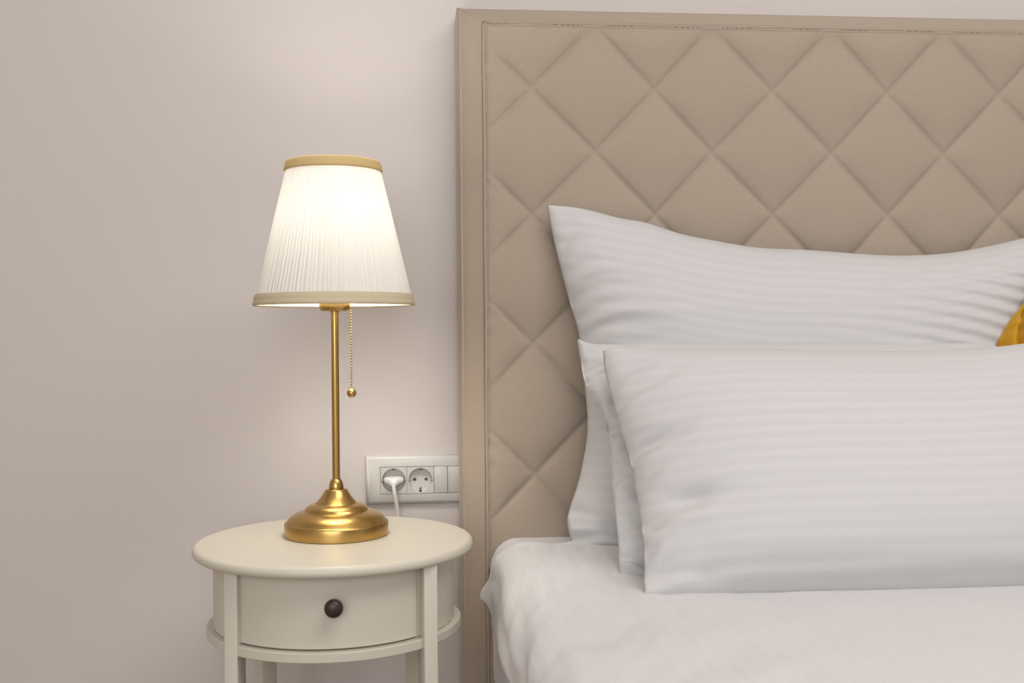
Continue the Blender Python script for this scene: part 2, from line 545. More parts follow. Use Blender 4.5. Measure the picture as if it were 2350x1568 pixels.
# mattress with its fitted sheet
mt = empty('mattress', (1.07, .7, .32), 'thick mattress in a smooth white fitted sheet, against the headboard', 'mattress')
P = super_profile(BX0, BX1, .322, BZ, .045, 26, 12, 90)
ys = np.concatenate([np.linspace(BY0, 1.2, 40, endpoint=False), np.linspace(1.2, BY1, 60)])
V = np.zeros((len(ys) + 8, len(P), 3))
cx0 = (BX0 + BX1) / 2
for a, y in enumerate(ys):
    V[a, :, 0] = P[:, 0]; V[a, :, 1] = y; V[a, :, 2] = P[:, 1]
# sheet tension and slack low on the side
Yg = V[:len(ys), :, 1]; Zg = V[:len(ys), :, 2]; Xg = V[:len(ys), :, 0]
side = sstep(BX0 + .05, BX0, Xg)
V[:len(ys), :, 0] += side * (0.004 + 0.000 * np.exp(-((Zg - .43) / .06) ** 2) * (0.6 + .4 * vnoise(Yg * 6, Zg * 5, 2)) + .004 * vnoise(Yg * 14, Zg * 8, 3))
V[:len(ys), :, 2] += (Zg > BZ - .02) * .0025 * vnoise(Xg * 9, Yg * 9, 4)
# rounded head end closing down
last = V[len(ys) - 1].copy()
for k in range(8):
    a = (k + 1) / 8 * PI / 2
    L = last.copy()
    sh = .012 * (1 - math.cos(a))
    L[:, 1] = BY1 + .008 * math.sin(a)
    L[:, 0] = cx0 + (L[:, 0] - cx0) * (1 - sh / (BX1 - BX0) * 2)
    L[:, 2] = np.where(L[:, 2] > .40, L[:, 2] - sh, L[:, 2])
    V[len(ys) + k] = L
o = link('fitted_sheet', grid_mesh('fitted_sheet', V), M_sheet, mt)
box('core', (BX0 + .012, BY0 + .01, .32), (BX1 - .012, BY1 - .006, BZ - .012), M_sheet, mt, bevel=.03, seg=3)

# bedspread: covers the top from y=1.63 down to the foot, hangs about 8 cm over the side
CZ = BZ + .009
P = super_profile(BX0 - .003, BX1 + .003, .450, CZ, .052, 34, 26, 210)
ys = np.concatenate([np.linspace(BY0 - .02, .80, 50, endpoint=False), np.linspace(.80, 1.618, 280)])
V = np.zeros((len(ys), len(P), 3))
V[:, :, 0] = P[None, :, 0]; V[:, :, 2] = P[None, :, 1]; V[:, :, 1] = ys[:, None]
arc = np.concatenate([[0], np.cumsum(np.linalg.norm(np.diff(P, axis=0), axis=1))])
Sg = np.repeat(arc[None, :], len(ys), 0); Yg = V[:, :, 1].copy(); Xg = V[:, :, 0].copy(); Zg = V[:, :, 2].copy()
# the top hem runs back towards the headboard on the side and dips forward at the rounded corner
hem_shift = .045 * sstep(.07, .0, Sg) - 0.010 * np.exp(-((Sg - .13) / .05) ** 2) + .004 * vnoise(Sg * 12, 0 * Sg, 6)
V[:, :, 1] += hem_shift * sstep(1.2, 1.64, Yg)
# outward direction on the section
nx = np.gradient(P[:, 1]); nz_ = -np.gradient(P[:, 0]); ln = np.hypot(nx, nz_) + 1e-9
NX = -(nx / ln)[None, :]; NZ = -(nz_ / ln)[None, :]
sid = sstep(.14, .03, Sg)
edge = sstep(.55, .08, Sg)
d = np.zeros_like(Sg)
# soft puckers running diagonally off the edge of the bed
tt = Sg * .55 + Yg * 1.0
d += .0026 * edge * (1 - .4 * sid) * vnoise((Sg - .55 * Yg) * 20, (Yg + .3 * Sg) * 11, 7)
d += .0015 * edge * vnoise((Sg - .4 * Yg) * 46, (Yg + .4 * Sg) * 17, 8)
d += .0010 * vnoise(Sg * 14, Yg * 10, 9)
# slack over the side: long sagging folds parallel to the hem, and a lifted hem
d += sid * (.0028 * np.sin((Sg * 1.0 - .12 * Yg) * 95 + 2.5 * vnoise(Yg * 4, Sg * 6, 10)) * sstep(0, .05, Sg) + .0035 * (1 + vnoise(Yg * 7, 0 * Yg, 11)) * sstep(.05, 0, Sg))
d += (.0030 + .0035 * sstep(.08, .13, Sg)) * np.exp(-((Yg - 1.607) / .012) ** 2) * (.6 + .4 * vnoise(Sg * 16, Yg * 0, 14))
d += .008 * np.exp(-((Yg - 1.625) / .05) ** 2 - ((Sg - .005) / .018) ** 2)
d = np.maximum(d, -.0085)
V[:, :, 0] += d * NX; V[:, :, 2] += d * NZ
V[:, :, 2] += (1 - sstep(0, .05, Sg)) * .007 * vnoise(Yg * 9, 0 * Yg, 12)
me = grid_mesh('bedspread', V)
uvl = me.uv_layers.new(name='UVMap')
uvs = np.stack([Sg + .006 * vnoise(Yg * 4, Sg * 4, 13), Yg], -1).reshape(-1, 2)
li = np.zeros(len(me.loops), int); me.loops.foreach_get('vertex_index', li)
uvl.data.foreach_set('uv', uvs[li].ravel())
o = link('bedspread', me, M_cotB)
md = o.modifiers.new('thickness', 'SOLIDIFY'); md.thickness = .0035; md.offset = 0; md.use_rim = True
o['label'] = 'white satin-striped bedspread lying over the mattress, hem hanging at the side'
o['category'] = 'bedspread'

# ------------------------------------------------------------------ pillows


def pillow(name, top, right, bottom, left, tf, tb, material, N=(190, 130), disp=None, uvscale=(1, 1), puck=0.0012, parent=None, pf=.5, seed=0, piping=0):
    """closed cushion spanned between four real edge curves (each a list of 3-D points).
    top/bottom run left->right, left/right run top->bottom. tf/tb front/back swelling."""
    nu, nv = N
    T = catmull(top, nu); B = catmull(bottom, nu); L = catmull(left, nv); R = catmull(right, nv)
    u = (0.5 - 0.5 * np.cos(np.linspace(0, PI, nu))); v = (0.5 - 0.5 * np.cos(np.linspace(0, PI, nv)))
    u = .5 * u + .5 * np.linspace(0, 1, nu); v = .5 * v + .5 * np.linspace(0, 1, nv)
    rs = lambda A, s: np.stack([np.interp(s, np.linspace(0, 1, len(A)), A[:, k]) for k in range(3)], 1)
    T = rs(T, u); B = rs(B, u); L = rs(L, v); R = rs(R, v)
    U = u[:, None, None]; Vv = v[None, :, None]
    Sf = (1 - Vv) * T[:, None, :] + Vv * B[:, None, :] + (1 - U) * L[None, :, :] + U * R[None, :, :] \
        - ((1 - U) * (1 - Vv) * T[0] + U * (1 - Vv) * T[-1] + (1 - U) * Vv * B[0] + U * Vv * B[-1])
    ax = T[-1] - T[0] + B[-1] - B[0]; ay = B[0] - T[0] + B[-1] - T[-1]
    nrm = np.cross(ax, ay); nrm /= np.linalg.norm(nrm)
    if nrm[1] > 0: nrm = -nrm
    W = np.linalg.norm(ax) / 2; H = np.linalg.norm(ay) / 2
    uu = 2 * u[:, None] - 1; vv = 2 * v[None, :] - 1
    e = np.clip((1 - uu ** 2) * (1 - vv ** 2), 0, 1)
    body = (1 - uu ** 4) ** .62 * (1 - vv ** 2 * .999) ** pf
    uw = (u[:, None] * W + 0 * v[None, :]); vh = (v[None, :] * H + 0 * u[:, None])
    dl = np.minimum(uw, W - uw); dt = np.minimum(vh, H - vh)
    # gathers that run in from the seams and die away
    g = puck * (np.exp(-dl / .045) * (1 - np.exp(-dl / .004)) * vnoise(vh * 75, dl * 9, 20 + seed) * 2.2
                + np.exp(-dt / .035) * (1 - np.exp(-dt / .004)) * vnoise(uw * 60, dt * 9, 21 + seed) * 1.6)
    f = tf * body + g
    if disp is not None: f = f + disp(u[:, None] + 0 * v[None, :], v[None, :] + 0 * u[:, None], uw, vh, W, H)
    f = f * (e > 0)
    bk = tb * body + g * .5
    Fr = Sf + nrm * f[:, :, None]; Bk = Sf - nrm * (bk * (e > 0))[:, :, None]
    # seam edge: slight waviness of the closing seam
    idxF = np.arange(nu * nv).reshape(nu, nv)
    idxB = idxF + nu * nv
    bd = np.zeros((nu, nv), bool); bd[0, :] = bd[-1, :] = True; bd[:, 0] = bd[:, -1] = True
    idxB = np.where(bd, idxF, idxB)
    V = np.concatenate([Fr.reshape(-1, 3), Bk.reshape(-1, 3)])
    def quads(I, flip):
        q_ = [I[:-1, :-1].ravel(), I[1:, :-1].ravel(), I[1:, 1:].ravel(), I[:-1, 1:].ravel()]
        if flip: q_ = q_[::-1]
        return np.stack(q_, 1)
    Fc = np.concatenate([quads(idxF, True), quads(idxB, False)])
    me = bpy.data.meshes.new(name)
    me.from_pydata(V.tolist(), [], Fc.tolist())
    uvl = me.uv_layers.new(name='UVMap')
    uv1 = np.stack([uw * uvscale[0], vh * uvscale[1]], -1).reshape(-1, 2)
    uv = np.concatenate([uv1, uv1])
    li = np.zeros(len(me.loops), int); me.loops.foreach_get('vertex_index', li)
    uvl.data.foreach_set('uv', uv[li].ravel())
    bm = bmesh.new(); bm.from_mesh(me)
    loose = [v_ for v_ in bm.verts if not v_.link_faces]
    bmesh.ops.delete(bm, geom=loose, context='VERTS')
    bmesh.ops.recalc_face_normals(bm, faces=bm.faces)
    bm.to_mesh(me); bm.free()
    return link(name, me, material, parent), (T, R, B, L)


def crease(uw, vh, a, b, depth, wd):
    """fold from a to b (metres on the cloth): a valley with a ridge just below it, dying away at both ends"""
    a = np.array(a); b = np.array(b); t = b - a; L = np.linalg.norm(t) + 1e-9; t = t / L
    n = np.array([-t[1], t[0]])
    if n[1] < 0: n = -n
    s_ = (uw - a[0]) * t[0] + (vh - a[1]) * t[1]; q_ = (uw - a[0]) * n[0] + (vh - a[1]) * n[1]
    q_ = q_ + .15 * L * np.sin(np.clip(s_ / L, 0, 1) * PI) * .5
    win = np.exp(-(np.maximum(0, -s_) / (.25 * L)) ** 2) * np.exp(-(np.maximum(0, s_ - L) / (.35 * L)) ** 2) * (1 - .5 * np.clip(s_ / L, 0, 1))
    return win * depth * (-np.exp(-(q_ / wd) ** 2) + .9 * np.exp(-((q_ - 1.9 * wd) / (1.2 * wd)) ** 2))


def folds(uw, vh, H, y0, y1, kx, left, segs):
    """folds listed as (x0, y0, x1, y1, depth, width) in the sewing grid of the pillow's left part"""
    ly, lx = zip(*left)
    d = 0 * uw
    cv = lambda x, y: ((x - np.interp(y, ly, lx)) * kx, (y - y0) / (y1 - y0) * H)
    for x0, ya, x1, yb, dep, wd in segs:
        d = d + crease(uw, vh, cv(x0, ya), cv(x1, yb), dep, wd)
    return d


def pts(lst):
    return [at(*p) for p in lst]


# back pillow: tall, leaning on the headboard
def dispA(u, v, uw, vh, W, H):
    d = np.zeros_like(u)
    # fan of soft folds running in from the right edge
    r = sstep(.40, .93, u) * sstep(.03, .18, v) * sstep(.75, .35, v)
    ph = (vh - .30 * (uw - .55 * W) * sstep(.45, .9, u)) / .0165 * 2 * PI * .5 + .8 * vnoise(uw * 5, vh * 6, 30)
    d += .0030 * r * np.sin(ph * 1.35)
    # short folds from the left edge, rising to the right
    l = sstep(.22, .03, u) * sstep(.05, .16, v) * sstep(.85, .35, v)
    d += .0060 * l * vnoise((vh + .35 * uw) * 38, uw * 7, 31)
    d += .0022 * sstep(.45, .1, u) * sstep(.05, .2, v) * vnoise((vh + .18 * uw) * 24, uw * 4, 32)
    d += .0015 * vnoise(uw * 6, vh * 16, 33) * sstep(0, .15, v)
    d += folds(uw, vh, H, 470, 1248, .00068, [(470, 1256), (612, 1285), (768, 1328), (880, 1341), (985, 1348), (1090, 1331), (1200, 1302), (1249, 1312)],
               [(1290, 590, 1370, 545, .0035, .007), (1305, 640, 1400, 600, .004, .007), (1312, 700, 1430, 655, .0045, .008), (1330, 742, 1520, 690, .004, .007), (1300, 560, 1350, 520, .003, .006),
                (1345, 780, 1480, 745, .003, .008), (1304, 1178, 1430, 1212, .011, .012), (1318, 1236, 1420, 1222, .006, .008), (1345, 1060, 1400, 1085, .003, .009)])
    # lower corner folds
    d += .010 * sstep(.32, 0, u) * sstep(.74, .90, v) * vnoise((vh - .35 * uw) * 18, uw * 7, 34)
    return d


A, _ = pillow('pillow',
           pts([(1256, 470, 1.690), (1330, 478, 1.688), (1420, 501, 1.686), (1480, 512, 1.684), (1560, 538, 1.682), (1650, 556, 1.680), (1740, 570, 1.680), (1850, 575, 1.680), (2000, 586, 1.680), (2100, 587, 1.680),
                (2200, 578, 1.680), (2350, 546, 1.684), (2500, 500, 1.69)]),
           pts([(2500, 500, 1.69), (2450, 600, 1.67), (2415, 720, 1.655), (2400, 850, 1.645), (2410, 1000, 1.635), (2450, 1130, 1.625), (2490, 1238, 1.62)]),
           pts([(1312, 1249, 1.62), (1420, 1255, 1.60), (1700, 1256, 1.60), (2100, 1252, 1.60), (2490, 1238, 1.62)]),
           pts([(1256, 470, 1.690), (1266, 530, 1.687), (1285, 612, 1.680), (1306, 690, 1.672), (1328, 768, 1.665), (1341, 880, 1.655), (1348, 985, 1.645), (1331, 1090, 1.635), (1308, 1165, 1.628), (1302, 1200, 1.624), (1312, 1249, 1.62)]),
           .085, .020, M_cotA, N=(260, 190), disp=dispA, seed=0)
tag(A, 'tall white striped pillow at the back, leaning on the quilted headboard', 'pillow')


# middle pillow: only its left edge and top edge show
def dispB(u, v, uw, vh, W, H):
    d = np.zeros_like(u)
    l = sstep(.20, .0, u)
    d += .0085 * l * vnoise((vh + .4 * uw) * 26, uw * 9, 40)
    d += .006 * l * np.sin((vh * .9 + uw * .8) * 90)* sstep(.6, .2, np.abs(v - .28))
    d += .0035 * l * vnoise((vh - .5 * uw) * 52, uw * 14, 41)
    d += folds(uw, vh, H, 780, 1340, .0006, [(779, 1324), (886, 1345), (950, 1384), (1110, 1405), (1250, 1419), (1334, 1424)],
               [(1350, 858, 1388, 842, .005, .004), (1358, 880, 1392, 862, .004, .0035), (1378, 950, 1402, 905, .004, .004), (1400, 1085, 1450, 1050, .008, .006), (1408, 1130, 1440, 1110, .004, .004),
                (1428, 1292, 1482, 1302, .007, .005), (1432, 1230, 1480, 1222, .004, .006)])
    return d


Bp, _ = pillow('pillow',
           pts([(1324, 779, 1.565), (1350, 789, 1.560), (1450, 791, 1.555), (1700, 792, 1.550), (2000, 793, 1.550), (2200, 789, 1.552), (2260, 789, 1.555), (2311, 802, 1.555)]),
           pts([(2311, 802, 1.555), (2295, 900, 1.53), (2290, 1060, 1.48), (2300, 1200, 1.43), (2320, 1325, 1.39)]),
           pts([(1424, 1334, 1.385), (1460, 1345, 1.385), (1700, 1345, 1.38), (2000, 1345, 1.38), (2320, 1325, 1.39)]),
           pts([(1324, 779, 1.565), (1331, 822, 1.552), (1345, 886, 1.535), (1384, 950, 1.515), (1400, 1040, 1.485), (1405, 1110, 1.463), (1413, 1180, 1.438), (1419, 1250, 1.412), (1421, 1300, 1.396), (1424, 1334, 1.385)]),
           .050, .035, M_cotA, N=(150, 200), disp=dispB, seed=3, puck=.0016)
tag(Bp, 'white pillow sandwiched in the middle, only a strip showing left of the front pillow', 'pillow')


def dispC(u, v, uw, vh, W, H):
    d = np.zeros_like(u)
    l = sstep(.24, .02, u)
    d += .0050 * l * sstep(.1, .25, v) * vnoise((vh + .35 * uw) * 15, uw * 6, 50)
    d += .0022 * l * vnoise((vh + .5 * uw) * 36, uw * 8, 51)
    # two dents where the filling is pressed
    d -= .012 * np.exp(-(((u - .075) / .05) ** 2 + ((v - .66) / .035) ** 2))
    d -= .007 * np.exp(-(((u - .06) / .05) ** 2 + ((v - .44) / .03) ** 2))
    d += .0010 * vnoise(uw * 5, vh * 40, 52)
    d += .0045 * vnoise(uw * 4, vh * 5, 53)
    d += .0050 * sstep(.14, .01, u) * vnoise((vh + .25 * uw) * 24, uw * 10, 54)
    d += folds(uw, vh, H, 806, 1376, .00056, [(806, 1384), (905, 1402), (985, 1424), (1050, 1444), (1115, 1457), (1190, 1470), (1270, 1479), (1376, 1478)],
               [(1448, 1082, 1550, 1035, .007, .008), (1492, 1232, 1590, 1198, .010, .010), (1486, 1292, 1530, 1246, .004, .006), (1480, 1130, 1560, 1085, .003, .006), (1485, 1340, 1620, 1338, .005, .009),
                (1405, 900, 1480, 870, .003, .006), (1415, 960, 1500, 915, .004, .006), (1430, 1005, 1530, 965, .003, .007), (1520, 1160, 1650, 1120, .003, .010)])
    # long fold above the bottom seam
    d += .003 * np.exp(-((v - .93 - .015 * np.sin(u * 7)) / .03) ** 2)
    return d


Cp, _ = pillow('pillow',
           pts([(1384, 806, 1.475), (1420, 804, 1.472), (1520, 809, 1.468), (1700, 815, 1.465), (2000, 816, 1.465), (2200, 812, 1.465), (2350, 800, 1.468), (2480, 788, 1.47), (2620, 770, 1.475)]),
           pts([(2620, 770, 1.475), (2600, 900, 1.44), (2590, 1060, 1.38), (2610, 1220, 1.32), (2640, 1366, 1.285)]),
           pts([(1478, 1374, 1.285), (1500, 1383, 1.284), (1540, 1386, 1.282), (1620, 1384, 1.284), (1800, 1379, 1.284), (2080, 1377, 1.284), (2350, 1369, 1.284), (2640, 1366, 1.285)]),
           pts([(1384, 806, 1.475), (1388, 850, 1.462), (1402, 905, 1.445), (1424, 985, 1.418), (1444, 1050, 1.396), (1457, 1115, 1.372), (1470, 1190, 1.342), (1479, 1270, 1.310), (1478, 1330, 1.296), (1478, 1374, 1.285)]),
           .095, .030, M_cotA, N=(260, 200), disp=dispC, pf=.50, seed=6, uvscale=(1, 1.0))
tag(Cp, 'large white striped pillow in front, lying against the other pillows', 'pillow')


# mustard cushion between the back pillow and the front ones
def dispD(u, v, uw, vh, W, H):
    d = .0060 * vnoise((uw * .9 + vh * .35) * 26, vh * 6, 60) * sstep(.5, 0, u)
    d += .005 * vnoise(uw * 14, vh * 9, 61)
    # deep crease running down from the corner
    c = uw - (.0045 + .200 * (vh - .0325))
    d -= .013 * np.exp(-(c / .0022) ** 2) * sstep(.015, .05, vh)
    d += .010 * np.exp(-((c - .0085) / .006) ** 2) * sstep(.015, .05, vh)
    d += .006 * np.exp(-((c + .0085) / .005) ** 2)
    return d


Dp, _ = pillow('cushion',
           pts([(2372, 650, 1.585), (2480, 640, 1.585), (2700, 650, 1.585), (2900, 640, 1.59)]),
           pts([(2900, 640, 1.59), (2880, 850, 1.56), (2890, 1150, 1.52)]),
           pts([(2330, 1160, 1.52), (2500, 1150, 1.52), (2700, 1150, 1.52), (2890, 1150, 1.52)]),
           pts([(2372, 650, 1.585), (2345, 700, 1.578), (2322, 728, 1.575), (2302, 762, 1.570), (2286, 800, 1.565), (2290, 900, 1.553), (2300, 1000, 1.543), (2330, 1160, 1.52)]),
           .045, .035, M_velvet, N=(200, 150), disp=dispD, seed=9, puck=.0025)
tag(Dp, 'mustard yellow velvet cushion squeezed between the white pillows', 'cushion')

# ------------------------------------------------------------------ nightstand
TX, TY, TZ = -0.1125, 1.503, ZC - 0.283      # centre and height of the top
ns = empty('nightstand', (TX, TY, 0), 'round cream nightstand with one bow-front drawer beside the bed', 'nightstand')
TR = .1918
rim = [(0, 0)] + [(TR - .0075, 0)] + [(TR - .0075 + .0075 * math.sin(a), -.0075 + .0075 * math.cos(a)) for a in np.linspace(.15, PI - .62, 12)] + [(TR - .010, -.0138), (0, -.0138)]
lathe('tabletop', TX, TY, rim, M_cream, ns, n=160, z0=TZ, sharp=60)

DR = .1645                                    # radius of the drum
RZ1 = ZC - .3925                              # top of the lower rim
RZ0 = RZ1 - .0125
# lower rim: flat ring, legs pass through it
ringp = [(.02, 0), (.1727, 0), (.1737, -.001), (.1737, -.0115), (.1727, -.0125), (.02, -.0125), (.02, 0)]
lathe('lower_rim', TX, TY, ringp, M_cream, ns, n=160, z0=RZ1, sharp=30)


def arc_panel(name, a0, a1, r_out, th, z0, z1, matl, parent, n=40, bevel=.0008):
    bm = bmesh.new()
    rows = []
    for k in range(n + 1):
        a = a0 + (a1 - a0) * k / n
        c, s = math.sin(a), -math.cos(a)         # a measured from the front (towards the camera)
        row = []
        for (r, z) in ((r_out, z0 + bevel), (r_out, z1 - bevel), (r_out - bevel, z1), (r_out - th, z1), (r_out - th, z0), (r_out - bevel, z0)):
            row.append(bm.verts.new((TX + c * r, TY + s * r, z)))
        rows.append(row)
    for A_, B_ in zip(rows, rows[1:]):
        for k in range(6):
            bm.faces.new((A_[k], A_[(k + 1) % 6], B_[(k + 1) % 6], B_[k]))
    bm.faces.new(rows[0]); bm.faces.new(rows[-1][::-1])
    return from_bm(name, bm, matl, parent, sharp=40)


# legs
LEGS = {}
def leg(name, cx, cy, wx, wy, rot, ztop):
    bm = bmesh.new()
    add_box(bm, (-wx / 2, -wy / 2, 0), (wx / 2, wy / 2, ztop), bevel=.0012, seg=2)
    bmesh.ops.rotate(bm, verts=bm.verts, matrix=Matrix.Rotation(rot, 3, 'Z'))
    bmesh.ops.translate(bm, verts=bm.verts, vec=(cx, cy, 0))
    return from_bm(name, bm, M_cream, ns, sharp=30)


zt = TZ - .0138
HLX = .1265
leg('leg', TX - .1185, TY - .1170, .0178, .026, -math.radians(15), zt)
leg('leg', TX + .1275, TY - .1170, .0178, .026, math.radians(15), zt)
leg('leg', TX - .1115, TY + .106, .024, .024, math.radians(37), zt)
leg('leg', TX + .1115, TY + .106, .024, .024, -math.radians(37), zt)
# side and rear panels of the drum
aF = math.radians(49)
arc_panel('side_panel', -math.radians(132), -aF, DR, .010, RZ1 + .0006, zt, M_cream, ns)
arc_panel('side_panel', aF, math.radians(132), DR, .010, RZ1 + .0006, zt, M_cream, ns)
arc_panel('rear_panel', math.radians(132), math.radians(228), DR, .010, RZ1 + .0006, zt, M_cream, ns)
# stiles beside the drawer
arc_panel('stile', -aF, -math.radians(43.4), DR - .002, .010, RZ1 + .0006, zt, M_cream, ns, n=6)
arc_panel('stile', math.radians(43.4), aF, DR - .002, .010, RZ1 + .0006, zt, M_cream, ns, n=6)
dw = empty  # (drawer is a part with its own sub-part)
dr = arc_panel('drawer', -math.radians(43), math.radians(43), DR, .014, RZ1 + .0022, zt - .002, M_cream, ns, n=60)
# drawer box behind the front
# knob: short stem and a flattened ball
kz_ = ZC - .3354
KN = at(764, 1403, 1.31)
bm = bmesh.new()
prof = [(0, 0), (.0052, 0), (.0050, .004), (.0048, .007), (.0075, .0095), (.0105, .0125), (.0117, .0162), (.0114, .0195), (.0098, .0225), (.0065, .0246), (.003, .0254), (0, .0256)]
add_lathe(bm, 0, 0, prof, 40)
bmesh.ops.rotate(bm, verts=bm.verts, matrix=Matrix.Rotation(math.radians(90), 3, 'X'))
bmesh.ops.translate(bm, verts=bm.verts, vec=(KN[0], TY - math.sqrt(DR ** 2 - (KN[0] - TX) ** 2) + .0005, KN[2]))
kb = from_bm('knob', bm, M_knob, dr, smooth=True)
kb['label'] = 'dark bronze round knob'

# ------------------------------------------------------------------ table lamp
LX, LY = -0.1123, 1.532
LZ = TZ
lamp = empty('table_lamp', (LX, LY, LZ), 'brass table lamp with a lit pleated cream shade on the nightstand', 'table lamp')
base = [(0, 0), (.0718, 0), (.0730, .0008), (.0732, .003), (.0732, .0170), (.0728, .0182), (.0712, .0192),
        (.0700, .0202), (.0672, .0240), (.0630, .0278), (.0585, .0305), (.0535, .0325), (.0490, .0338), (.0462, .0343),
        (.0452, .0346), (.0448, .0352), (.0440, .0372), (.0415, .0402), (.0380, .0425), (.0340, .0440), (.0312, .0445),
        (.0300, .0447), (.0294, .0452), (.0284, .0462), (.0262, .0487), (.0236, .0515), (.0208, .0550), (.0183, .0590), (.0166, .0620), (.0155, .0640), (.0148, .0647), (.0135, .0649), (0, .0649)]
bs = lathe('base', LX, LY, base, M_brass, lamp, n=128, z0=LZ, sharp=50)
lathe('collar', LX, LY, [(0, .0645), (.0102, .0645), (.0105, .0655), (.0104, .0680), (.0098, .0715), (.0088, .0750), (.0074, .0778), (.0062, .0790), (0, .0790)], M_brass, lamp, n=48, z0=LZ, sharp=50)
lathe('pole', LX, LY, [(0, .078), (.0054, .078), (.0054, .3160), (0, .3160)], M_brass, lamp, n=32, z0=LZ, sharp=50)
lathe('socket_cup', LX, LY, [(0, .3150), (.0062, .3150), (.0062, .3172), (.0175, .3172), (.0200, .3182), (.0214, .3205), (.0217, .3235), (.0218, .3310), (.0205, .3318), (.0150, .3318), (.0150, .352), (0, .352)], M_brass, lamp, n=48, z0=LZ, sharp=40)
# shade: about ninety uneven pleats
SB, ST = .3265, .5265
RB, RT = .1110, .0640
NP = 1080
ang = np.linspace(0, 2 * PI, NP, endpoint=False)
npl = 118
wob = np.cumsum(.6 + .8 * _rng.rand(npl)); wob = wob / wob[-1]
wob = np.concatenate([[0], wob])
ph = np.interp(ang / (2 * PI), wob, np.arange(npl + 1))
amp = .45 + .75 * _rng.rand(npl)
sh = ph - np.floor(ph); am = amp[np.floor(ph).astype(int) % npl]
pleat = am * (np.where(sh < .68, sh / .68, (1 - sh) / .32) - .5)


def ring_at(z, tfrac, thick=0.0, pl=1.0):
    r = RB + (RT - RB) * tfrac
    a = ang + .012 * math.sin(tfrac * 3.0)
    rr = r + thick + pl * .0023 * pleat * (1 - .42 * tfrac)
    return np.stack([LX + rr * np.cos(a), LY + rr * np.sin(a), 0 * a + LZ + z], 1)


rows = []
for tfrac in np.linspace(0, 1, 14):
    rows.append(ring_at(SB + (ST - SB) * tfrac, tfrac, 0, 1.0 if 0.02 < tfrac < .98 else .7))
V = np.array(rows); V = np.concatenate([V, V[:, :1]], 1)
me = grid_mesh('shade', V)
dens = np.clip(np.where(sh > .60, 1.0, .25 * am) * (.55 + .45 * _rng.rand(npl)[np.floor(ph).astype(int) % npl]) + .20 * vnoise(ang * 40, ang * 0, 70), 0, 1)
dens = np.convolve(np.concatenate([dens[-2:], dens, dens[:2]]), np.ones(5) / 5, 'valid')
av = me.attributes.new('density', 'FLOAT', 'POINT')
av.data.foreach_set('value', np.tile(np.concatenate([dens, dens[:1]]), len(rows)))
bm = bmesh.new(); bm.from_mesh(me); bmesh.ops.remove_doubles(bm, verts=bm.verts, dist=1e-6)
shd = from_bm('shade', bm, M_shade, lamp, smooth=True)
shd['label'] = 'pleated cream fabric shade, lit from inside'


def band(name, z0, z1, t0, t1, off, material, piping):
    bm = bmesh.new()
    r0 = RB + (RT - RB) * t0; r1 = RB + (RT - RB) * t1
    pr = [(r0 - .0012, z0 - .0002), (r0 + off * .6, z0 - .0008), (r0 + off, z0 + .0012), (r0 + (r1 - r0) * .35 + off * 1.15, z0 + (z1 - z0) * .35), (r0 + (r1 - r0) * .4 + off * .85, z0 + (z1 - z0) * .40),
          (r0 + (r1 - r0) * .5 + off * 1.1, z0 + (z1 - z0) * .55), (r1 + off, z1 - .001), (r1 + off * .4, z1)]
    add_lathe(bm, LX, LY, pr, 160, LZ)
    return from_bm(name, bm, material, shd, smooth=True)


b1 = band('shade_trim', SB - .001, SB + .0145, -.005, .072, .0026, M_trimbot, True); b1['label'] = 'beige fabric band at the lower rim'
b2 = band('shade_trim', ST - .0120, ST + .0015, .94, 1.0, .0026, M_trimtop, True); b2['label'] = 'yellow-glowing fabric band at the upper rim'
# wire carrier inside the shade
bm = bmesh.new()
for k in range(3):
    a = 2 * PI * k / 3 + .5
    add_tube(bm, [(LX, LY, LZ + .345), (LX + .03 * math.cos(a), LY + .03 * math.sin(a), LZ + .342), (LX + (RB - .003) * math.cos(a), LY + (RB - .003) * math.sin(a), LZ + SB + .004)], .0011, 6)
from_bm('shade_carrier', bm, M_brass, lamp, smooth=True)
# bulb
lathe('bulb_socket', LX, LY, [(0, .35), (.014, .35), (.014, .404), (0, .404)], M_plug, lamp, n=32, z0=LZ)
bz = .404
bl = lathe('light_bulb', LX, LY, [(0, bz), (.012, bz), (.0135, bz + .012), (.020, bz + .030), (.0245, bz + .046), (.0250, bz + .058), (.0215, bz + .072), (.012, bz + .081), (0, bz + .083)], M_bulb, lamp, n=32, z0=LZ, sharp=180)
# pull chain
CH = at(808, 901, LY)
cxx, cyy = CH[0], LY - .012
bm = bmesh.new()
zt_ = LZ + .3200; zb_ = CH[2] + .0068
n = int((zt_ - zb_) / .0039)
for k in range(n):
    z = zt_ - (k + .5) * (zt_ - zb_) / n
    bmesh.ops.create_uvsphere(bm, u_segments=10, v_segments=6, radius=.00145, matrix=Matrix.Translation((cxx, cyy, z)))
add_tube(bm, [(cxx, cyy, zt_ + .001), (cxx, cyy, zb_ - .001)], .0004, 5)
add_tube(bm, [(LX + .0195, LY - .004, zt_ + .007), (cxx - .001, cyy, zt_ + .005), (cxx, cyy, zt_ - .001)], .0010, 6)
pc = from_bm('pull_chain', bm, M_brass, lamp, smooth=True)
bm = bmesh.new()
add_lathe(bm, cxx, cyy, [(0, .0075), (.0012, .0075), (.0016, .0066), (.0036, .0057), (.0058, .0034), (.0067, 0), (.0060, -.0032), (.0042, -.0055), (.0036, -.0060), (0, -.0060)], 28, CH[2])
from_bm('pull_ball', bm, M_brass, pc, sharp=50)

